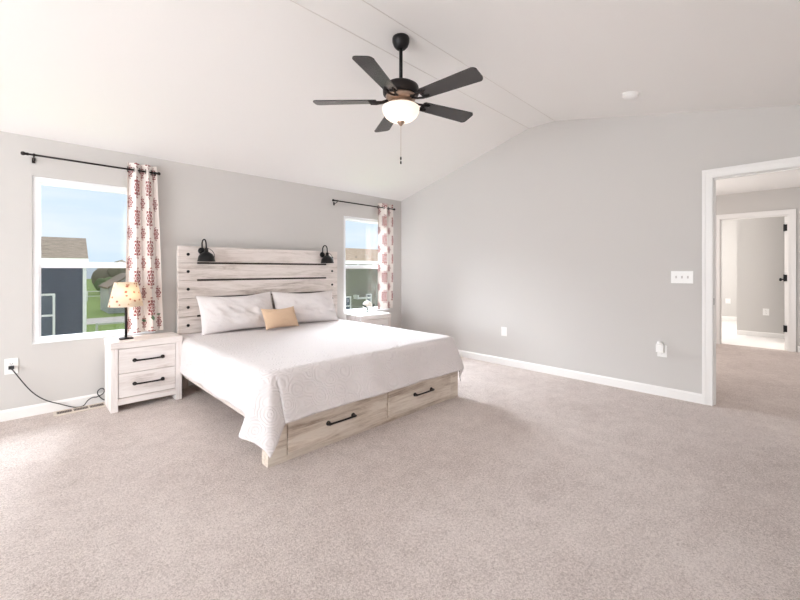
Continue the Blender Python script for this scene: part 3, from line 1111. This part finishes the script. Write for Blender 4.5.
plate('outlet', 'wall_outlet', (-4.580, 0.445, 0.0), 1, 0.082, 0.13, 'white wall outlet below the window with the dark cord plugged in')
plate('switch', 'light_switch', (-3.829, 1.177, 0.0), 0, 0.175, 0.118, 'white three-gang toggle switch plate beside the door frame', 3)
plate('cover plate', 'blank_cover_plate', (-1.918, 0.437, 0.0), 0, 0.080, 0.116, 'blank white cover plate low on the wall past the bed', 0, False)
po = plate('outlet', 'wall_outlet', (-3.668, 0.445, 0.0), 0, 0.080, 0.118, 'white outlet below the switch plate, with an air freshener plugged in')
plate('outlet', 'wall_outlet', (-4.237, 0.465, FX), 0, 0.085, 0.125, 'white outlet on the grey wall seen through the far doorway')
plate('outlet', 'wall_outlet', (-3.462, 0.469, 8.0), 0, 0.10, 0.125, 'white outlet on the brightest wall of the far room')

t = thing('plug_in_freshener', (-0.0075, -3.655, 0.47), 'white plug-in air freshener on the outlet below the switch plate', 'air freshener')
bm = BM(); box(bm, -0.050, -0.0085, -3.700 + 0.012, -3.622, 0.432, 0.515, 0.012); obj('body', bm, M_plate, t)
bm = BM(); lathe(bm, [(0, 0.0), (0.026, 0.0), (0.028, 0.008), (0.022, 0.024), (0.012, 0.030), (0, 0.031)], (-0.032, -3.655, 0.512), 20); obj('cap', bm, M_plate, t)

# floor register
VX, VY = -4.14, -0.105
ang = 0.0
t = thing('floor_register', (VX, VY, 0.0), 'tan metal floor register set in the carpet below the cord', 'vent')
bm = BM(); box(bm, VX - 0.185, VX + 0.185, VY - 0.072, VY + 0.072, 0.0, 0.007, 0.002); obj('frame', bm, M_vent, t)
for g in (-0.112, 0.0, 0.112):
    bm = BM(); box(bm, VX + g - 0.050, VX + g + 0.050, VY - 0.034, VY + 0.034, 0.0065, 0.0075)
    gr = obj('grille', bm, M_slot, t)
    bm = BM()
    for k in range(9):
        xx = VX + g - 0.044 + 0.011 * k
        box(bm, xx - 0.0022, xx + 0.0022, VY - 0.034, VY + 0.034, 0.0072, 0.0095)
    obj('louver', bm, plain('louver_brown', srgb(150, 134, 120), 0.5, 0.2) if g == -0.112 else bpy.data.materials['louver_brown'], gr)


# ================================================================== curtains and rods
def rod(x0, x1, z, label):
    t = thing('curtain_rod', ((x0 + x1) / 2, -0.08, z), label, 'curtain rod', 'black curtain rods')
    y = -0.08
    bm = BM(); tube(bm, [(x0 + 0.02, y, z), (x1 - 0.02, y, z)], 0.0085, 12); obj('pole', bm, M_bronze, t)
    for xx, s in ((x0, -1), (x1, 1)):
        bm = BM()
        lathe(bm, [(0, 0.0), (0.012, 0.002), (0.0125, 0.014), (0.009, 0.018), (0.013, 0.024), (0.017, 0.034), (0.0155, 0.044), (0.008, 0.050), (0, 0.051)], n=18,
              mat=Matrix.Translation((xx - s * 0.03, y, z)) @ Matrix.Rotation(s * PI / 2, 4, 'Y'))
        obj('finial', bm, M_bronze, t)
    for xx in (x0 + 0.06, x1 - 0.03):
        bm = BM()
        tube(bm, [(xx, -0.001, z - 0.03), (xx, -0.03, z - 0.03), (xx, y, z - 0.022), (xx, y - 0.012, z - 0.010)], 0.0045, 8)
        box(bm, xx - 0.011, xx + 0.011, -0.006, -0.0005, z - 0.055, z - 0.008, 0.001)
        lathe(bm, [(0.0085, -0.006), (0.013, -0.006), (0.013, 0.006), (0.0085, 0.006)], n=16, mat=Matrix.Translation((xx, y, z)) @ Matrix.Rotation(PI / 2, 4, 'Y'))
        obj('bracket', bm, M_bronze, t)
    return t


rod(-4.505, -3.535, 2.217, 'black curtain rod over the window behind the lit lamp')
rod(-1.41, -0.240, 2.217, 'black curtain rod over the window near the room corner')


def curtain(xa, xb, xa2, xb2, z0, z1, folds, label, cloth=0.85, uo=0.0, vo=0.0, leaves=False):
    N, K = 130, 60
    bm = BM()
    uv = bm.loops.layers.uv.new('UVMap')
    vs = []
    amp = 0.036
    for j in range(K + 1):
        v = j / K
        z = z0 + (z1 - z0) * v
        row = []
        for i in range(N + 1):
            u = i / N
            a0, b0 = xa2 + (xa - xa2) * v, xb2 + (xb - xb2) * v
            g = 1 + 0.10 * math.sin(3 * v + 1.7 * u * 6)
            phs = 2 * PI * folds * u + 0.25 * math.sin(2.2 * v)
            x = a0 + (b0 - a0) * u + 0.012 * math.sin(2 * phs)
            y = -0.080 + amp * g * math.sin(phs)
            row.append(bm.verts.new((x, y, z)))
        vs.append(row)
    arc = [0.0]
    for i in range(N): arc.append(arc[-1] + (vs[K][i + 1].co - vs[K][i].co).length)
    for j in range(K):
        for i in range(N):
            f = bm.faces.new((vs[j][i], vs[j][i + 1], vs[j + 1][i + 1], vs[j + 1][i]))
            f.smooth = True
            for lp, (ii, jj) in zip(f.loops, ((i, j), (i + 1, j), (i + 1, j + 1), (i, j + 1))):
                lp[uv].uv = (arc[ii] / arc[-1] * 2 * folds + uo, vo + (z1 - z0) * jj / K)
    if leaves:
        def at(u, z):
            v = (z - z0) / (z1 - z0)
            return vs[min(K, max(0, int(round(v * K))))][int(round(u * N))].co
        for (u, z, an, ln) in ((0.52, 0.745, 2.7, 0.055), (0.70, 0.775, 1.9, 0.06), (0.86, 0.80, 0.1, 0.04)):
            c = at(u, z) + Vector((0, -0.02, 0))
            d = Vector((math.cos(an), 0, math.sin(an))); n = Vector((-math.sin(an), 0, math.cos(an)))
            q = [c - d * ln * 0.5, c - d * ln * 0.1 + n * ln * 0.24, c + d * ln * 0.25 + n * ln * 0.16, c + d * ln * 0.55, c + d * ln * 0.25 - n * ln * 0.16, c - d * ln * 0.1 - n * ln * 0.24]
            f = bm.faces.new([bm.verts.new(p) for p in q]); f.material_index = 1
    me_o = obj('curtain', bm, [M_curtain, M_leaf], origin=((xa + xb) / 2, -0.08, z1))
    tag(me_o, label, 'curtain', 'red and cream medallion curtains')
    # grommets: dark metal rings where the rod threads through the cloth
    for k in range(int(folds * 2)):
        u = k / (folds * 2) + 0.02
        b = BM()
        lathe(b, [(0.017, -0.002), (0.026, -0.002), (0.026, 0.002), (0.017, 0.002), (0.017, -0.002)], n=18,
              mat=Matrix.Translation((xa + (xb - xa) * u, -0.08, 2.217)) @ Matrix.Rotation(PI / 2, 4, 'Y'))
        obj('grommet', b, M_bronze, me_o)
    return me_o


curtain(-3.795, -3.555, -3.815, -3.490, 0.635, 2.285, 2.5, 'cream curtain with red medallions hanging behind the lit lamp', 0.85, 0.0, 0.06, True)
curtain(-0.585, -0.275, -0.590, -0.270, 0.635, 2.285, 1.5, 'cream curtain with red medallions hanging near the room corner', 0.85, 0.25, 0.10)

# ================================================================== flowers on the far nightstand
FXX, FY, FZ = -0.93, -0.24, 0.61
vase = thing('flower_vase', (FXX, FY, FZ), 'small glass vase of white flowers on the nightstand behind the bed', 'vase')
M_vase = glass_mat('vase_glass', (0.93, 0.95, 0.95, 1), 0.12)
bm = BM(); lathe(bm, [(0, 0.0), (0.034, 0.0), (0.036, 0.02), (0.036, 0.075), (0.033, 0.075), (0.033, 0.012), (0, 0.012)], (FXX, FY, FZ), 24); obj('jar', bm, M_vase, vase)
M_petal = plain('white_petal', srgb(240, 234, 226), 0.8)
rnd = random.Random(11)
for k in range(11):
    a = 2.4 * k
    ct = 1 - 1.15 * k / 10                     # heads spread over a dome
    st = math.sqrt(max(0.0, 1 - ct * ct))
    nrm = Vector((st * math.cos(a), st * math.sin(a), ct))
    c = Vector((FXX, FY, FZ + 0.118)) + nrm * 0.052
    A = nrm.to_track_quat('Z', 'Y').to_matrix().to_4x4()
    bm = BM()
    for ring, (np_, ro, rise, tl) in enumerate(((7, 0.032, 0.0, -0.35), (6, 0.024, 0.008, -0.7), (4, 0.013, 0.014, -1.0))):
        for p in range(np_):
            b = 2 * PI * p / np_ + ring * 0.4
            q = bmesh.new(); bmesh.ops.create_icosphere(q, subdivisions=1, radius=1)
            mt = Matrix.Translation(c) @ A @ Matrix.Rotation(b, 4, 'Z') @ Matrix.Translation((ro * 0.6, 0, rise)) @ Matrix.Rotation(tl, 4, 'Y') @ Matrix.Diagonal((ro * 0.55, ro * 0.42, 0.005, 1))
            merge(bm, q, 0, True, mt)
    fl = obj('flower', bm, M_petal, vase)
    bm = BM(); tube(bm, [c, (FXX + (c.x - FXX) * 0.3, FY + (c.y - FY) * 0.3, FZ + 0.08), (FXX - (c.x - FXX) * 0.2, FY - (c.y - FY) * 0.2, FZ + 0.015)], 0.002, 6); obj('stem', bm, M_leaf, fl)
for (dx, dy, dz, an) in ((-0.10, -0.03, 0.125, 2.6), (0.11, -0.02, 0.115, 0.5), (0.0, 0.1, 0.13, 1.5)):
    bm = BM()
    d = Vector((math.cos(an), math.sin(an) * 0.3, 0.35)).normalized(); n = Vector((0, 0, 1)).cross(d).normalized() * 0.6 + Vector((0, 0, 0.8))
    c = Vector((FXX + dx * 0.75, FY + dy, FZ + dz - 0.01))
    q = [c - d * 0.05, c + n * 0.016, c + d * 0.03 + n * 0.012, c + d * 0.055, c + d * 0.03 - n * 0.012, c - n * 0.016]
    prs = [bm.verts.new(p) for p in q] ; bm.faces.new(prs)
    o = obj('leaf', bm, M_leafdark, vase); md = o.modifiers.new('thickness', 'SOLIDIFY'); md.thickness = 0.002

# ================================================================== ceiling fan
CX, CY = -2.464, -2.478
fan = thing('ceiling_fan', (CX, CY, ZR), 'dark bronze five-blade ceiling fan with a lit bowl light', 'ceiling fan')
bm = BM(); lathe(bm, [(0, 0), (0.062, 0), (0.066, -0.010), (0.065, -0.034), (0.054, -0.064), (0.036, -0.084), (0.022, -0.090), (0, -0.090)], (CX, CY, ZR), 36); obj('canopy', bm, M_black, fan)
bm = BM(); tube(bm, [(CX, CY, ZR - 0.085), (CX, CY, 2.66)], 0.0135, 16); obj('downrod', bm, M_black, fan)
bm = BM(); lathe(bm, [(0, 2.673), (0.03, 2.672), (0.055, 2.668), (0.110, 2.656), (0.134, 2.640), (0.138, 2.620), (0.136, 2.584), (0.120, 2.568), (0, 2.568)], (CX, CY, 0), 40)
obj('motor_housing', bm, M_bronze, fan)
bm = BM(); lathe(bm, [(0, 2.572), (0.118, 2.570), (0.112, 2.546), (0.098, 2.532), (0.075, 2.524), (0, 2.524)], (CX, CY, 0), 40)
HUB = bm
M_nickel = plain('brushed_bronze', srgb(176, 152, 134), 0.3, 0.8, 0.5)
obj('hub', HUB, M_nickel, fan)
bm = BM(); lathe(bm, [(0, 2.528), (0.075, 2.526), (0.088, 2.514), (0.082, 2.502), (0.098, 2.494), (0.118, 2.486), (0.120, 2.478), (0.104, 2.478), (0.104, 2.484), (0, 2.484)], (CX, CY, 0), 36); obj('light_kit', bm, M_nickel, fan)
BZ = 2.532
for k, deg in enumerate((133, 61, -15, -84, -156)):
    a = math.radians(deg)
    Mb = Matrix.Translation((CX, CY, BZ)) @ Matrix.Rotation(a, 4, 'Z') @ Matrix.Rotation(math.radians(-12), 4, 'X')
    bm = BM()
    r0, r1 = 0.185, 0.665
    out = []
    def wid(r): return 0.054 + (0.074 - 0.054) * (r - r0) / (r1 - r0)
    n = 6
    out.append((r0, -wid(r0) + 0.012)); 
    for q in range(8): 
        r = r0 + 0.012 + (r1 - r0 - 0.05) * q / 7
        out.append((r, -wid(r)))
    for q in range(1, 6):
        an = -PI / 2 + (PI / 2) * q / 5
        out.append((r1 - 0.035 + 0.035 * math.cos(an), -wid(r1) + 0.035 + 0.035 * math.sin(an)))
    for q in range(0, 6):
        an = (PI / 2) * q / 5
        out.append((r1 - 0.035 + 0.035 * math.cos(an), wid(r1) - 0.035 + 0.035 * math.sin(an)))
    for q in range(8):
        r = r1 - 0.038 - (r1 - r0 - 0.05) * q / 7
        out.append((r, wid(r)))
    out.append((r0, wid(r0) - 0.012))
    T = [bm.verts.new(Mb @ Vector((x, y, 0.004))) for x, y in out]
    B = [bm.verts.new(Mb @ Vector((x, y, -0.004))) for x, y in out]
    bm.faces.new(T); bm.faces.new(B[::-1])
    for q in range(len(T)): bm.faces.new((T[q], B[q], B[(q + 1) % len(T)], T[(q + 1) % len(T)]))
    bl = obj('blade', bm, M_blade, fan)
    bm = BM()
    # forked bracket from the hub to the blade
    for s in (-1, 1):
        tube(bm, [Mb @ Vector((0.085, 0.006 * s, 0.012)), Mb @ Vector((0.14, 0.020 * s, -0.006)), Mb @ Vector((0.19, 0.032 * s, -0.010)), Mb @ Vector((0.235, 0.030 * s, -0.008))], [0.010, 0.008, 0.009, 0.010], 8)
    for p in ((0.235, 0.03), (0.235, -0.03), (0.205, 0.0)):
        lathe(bm, [(0, -0.010), (0.010, -0.009), (0.011, -0.004), (0, -0.004)], n=12, mat=Mb @ Matrix.Translation((p[0], p[1], 0)))
    obj('blade_bracket', bm, M_bronze, bl)
bm = BM(); lathe(bm, [(0.136, 2.484), (0.142, 2.478), (0.142, 2.470), (0.136, 2.444), (0.120, 2.416), (0.094, 2.394), (0.062, 2.381), (0.03, 2.375), (0, 2.374)], (CX, CY, 0), 40)
bowl = obj('light_bowl', bm, M_bowl, fan)
bm = BM(); lathe(bm, [(0, 2.380), (0.028, 2.378), (0.032, 2.371), (0.018, 2.358), (0.010, 2.347), (0, 2.340)], (CX, CY, 0), 20); obj('finial', bm, M_nickel, bowl)
bm = BM()
tube(bm, [(CX, CY, 2.345), (CX, CY, 2.11)], 0.0016, 6)
ch = obj('pull_chain', bm, M_nickel, fan)
for z in (2.098, 2.066):
    bm = BM(); lathe(bm, [(0, 0.012), (0.005, 0.010), (0.007, 0), (0.006, -0.012), (0, -0.014)], (CX, CY, z), 12); obj('fob', bm, M_black, ch)
bm = BM(); tube(bm, [(CX, CY, 2.11), (CX, CY, 2.06)], 0.001, 6); obj('fob_link', bm, M_black, ch)
ld = bpy.data.lights.new('fan_bulb_light', 'POINT'); ld.energy = 0.8; ld.color = (1.0, 0.84, 0.70); ld.shadow_soft_size = 0.03
lo = bpy.data.objects.new('fan_bulb_light', ld); lo.location = (CX, CY, 2.435); COL.objects.link(lo)

# smoke detector on the gentle slope
dx, dy = -0.66, -3.565
dz = ZR - 0.208 * (Y2 - dy)
Md = Matrix.Translation((dx, dy, dz)) @ Matrix.Rotation(math.atan(0.208), 4, 'X')
sd = thing('smoke_detector', (dx, dy, dz), 'round white smoke detector on the ceiling above the doorway side', 'smoke detector')
bm = BM(); lathe(bm, [(0, 0), (0.07, 0), (0.07, -0.010), (0, -0.010)], n=32, mat=Md); obj('base', bm, M_plate, sd)
bm = BM(); lathe(bm, [(0, -0.010), (0.062, -0.010), (0.064, -0.026), (0.055, -0.038), (0.0, -0.041)], n=32, mat=Md); obj('cover', bm, M_plate, sd)
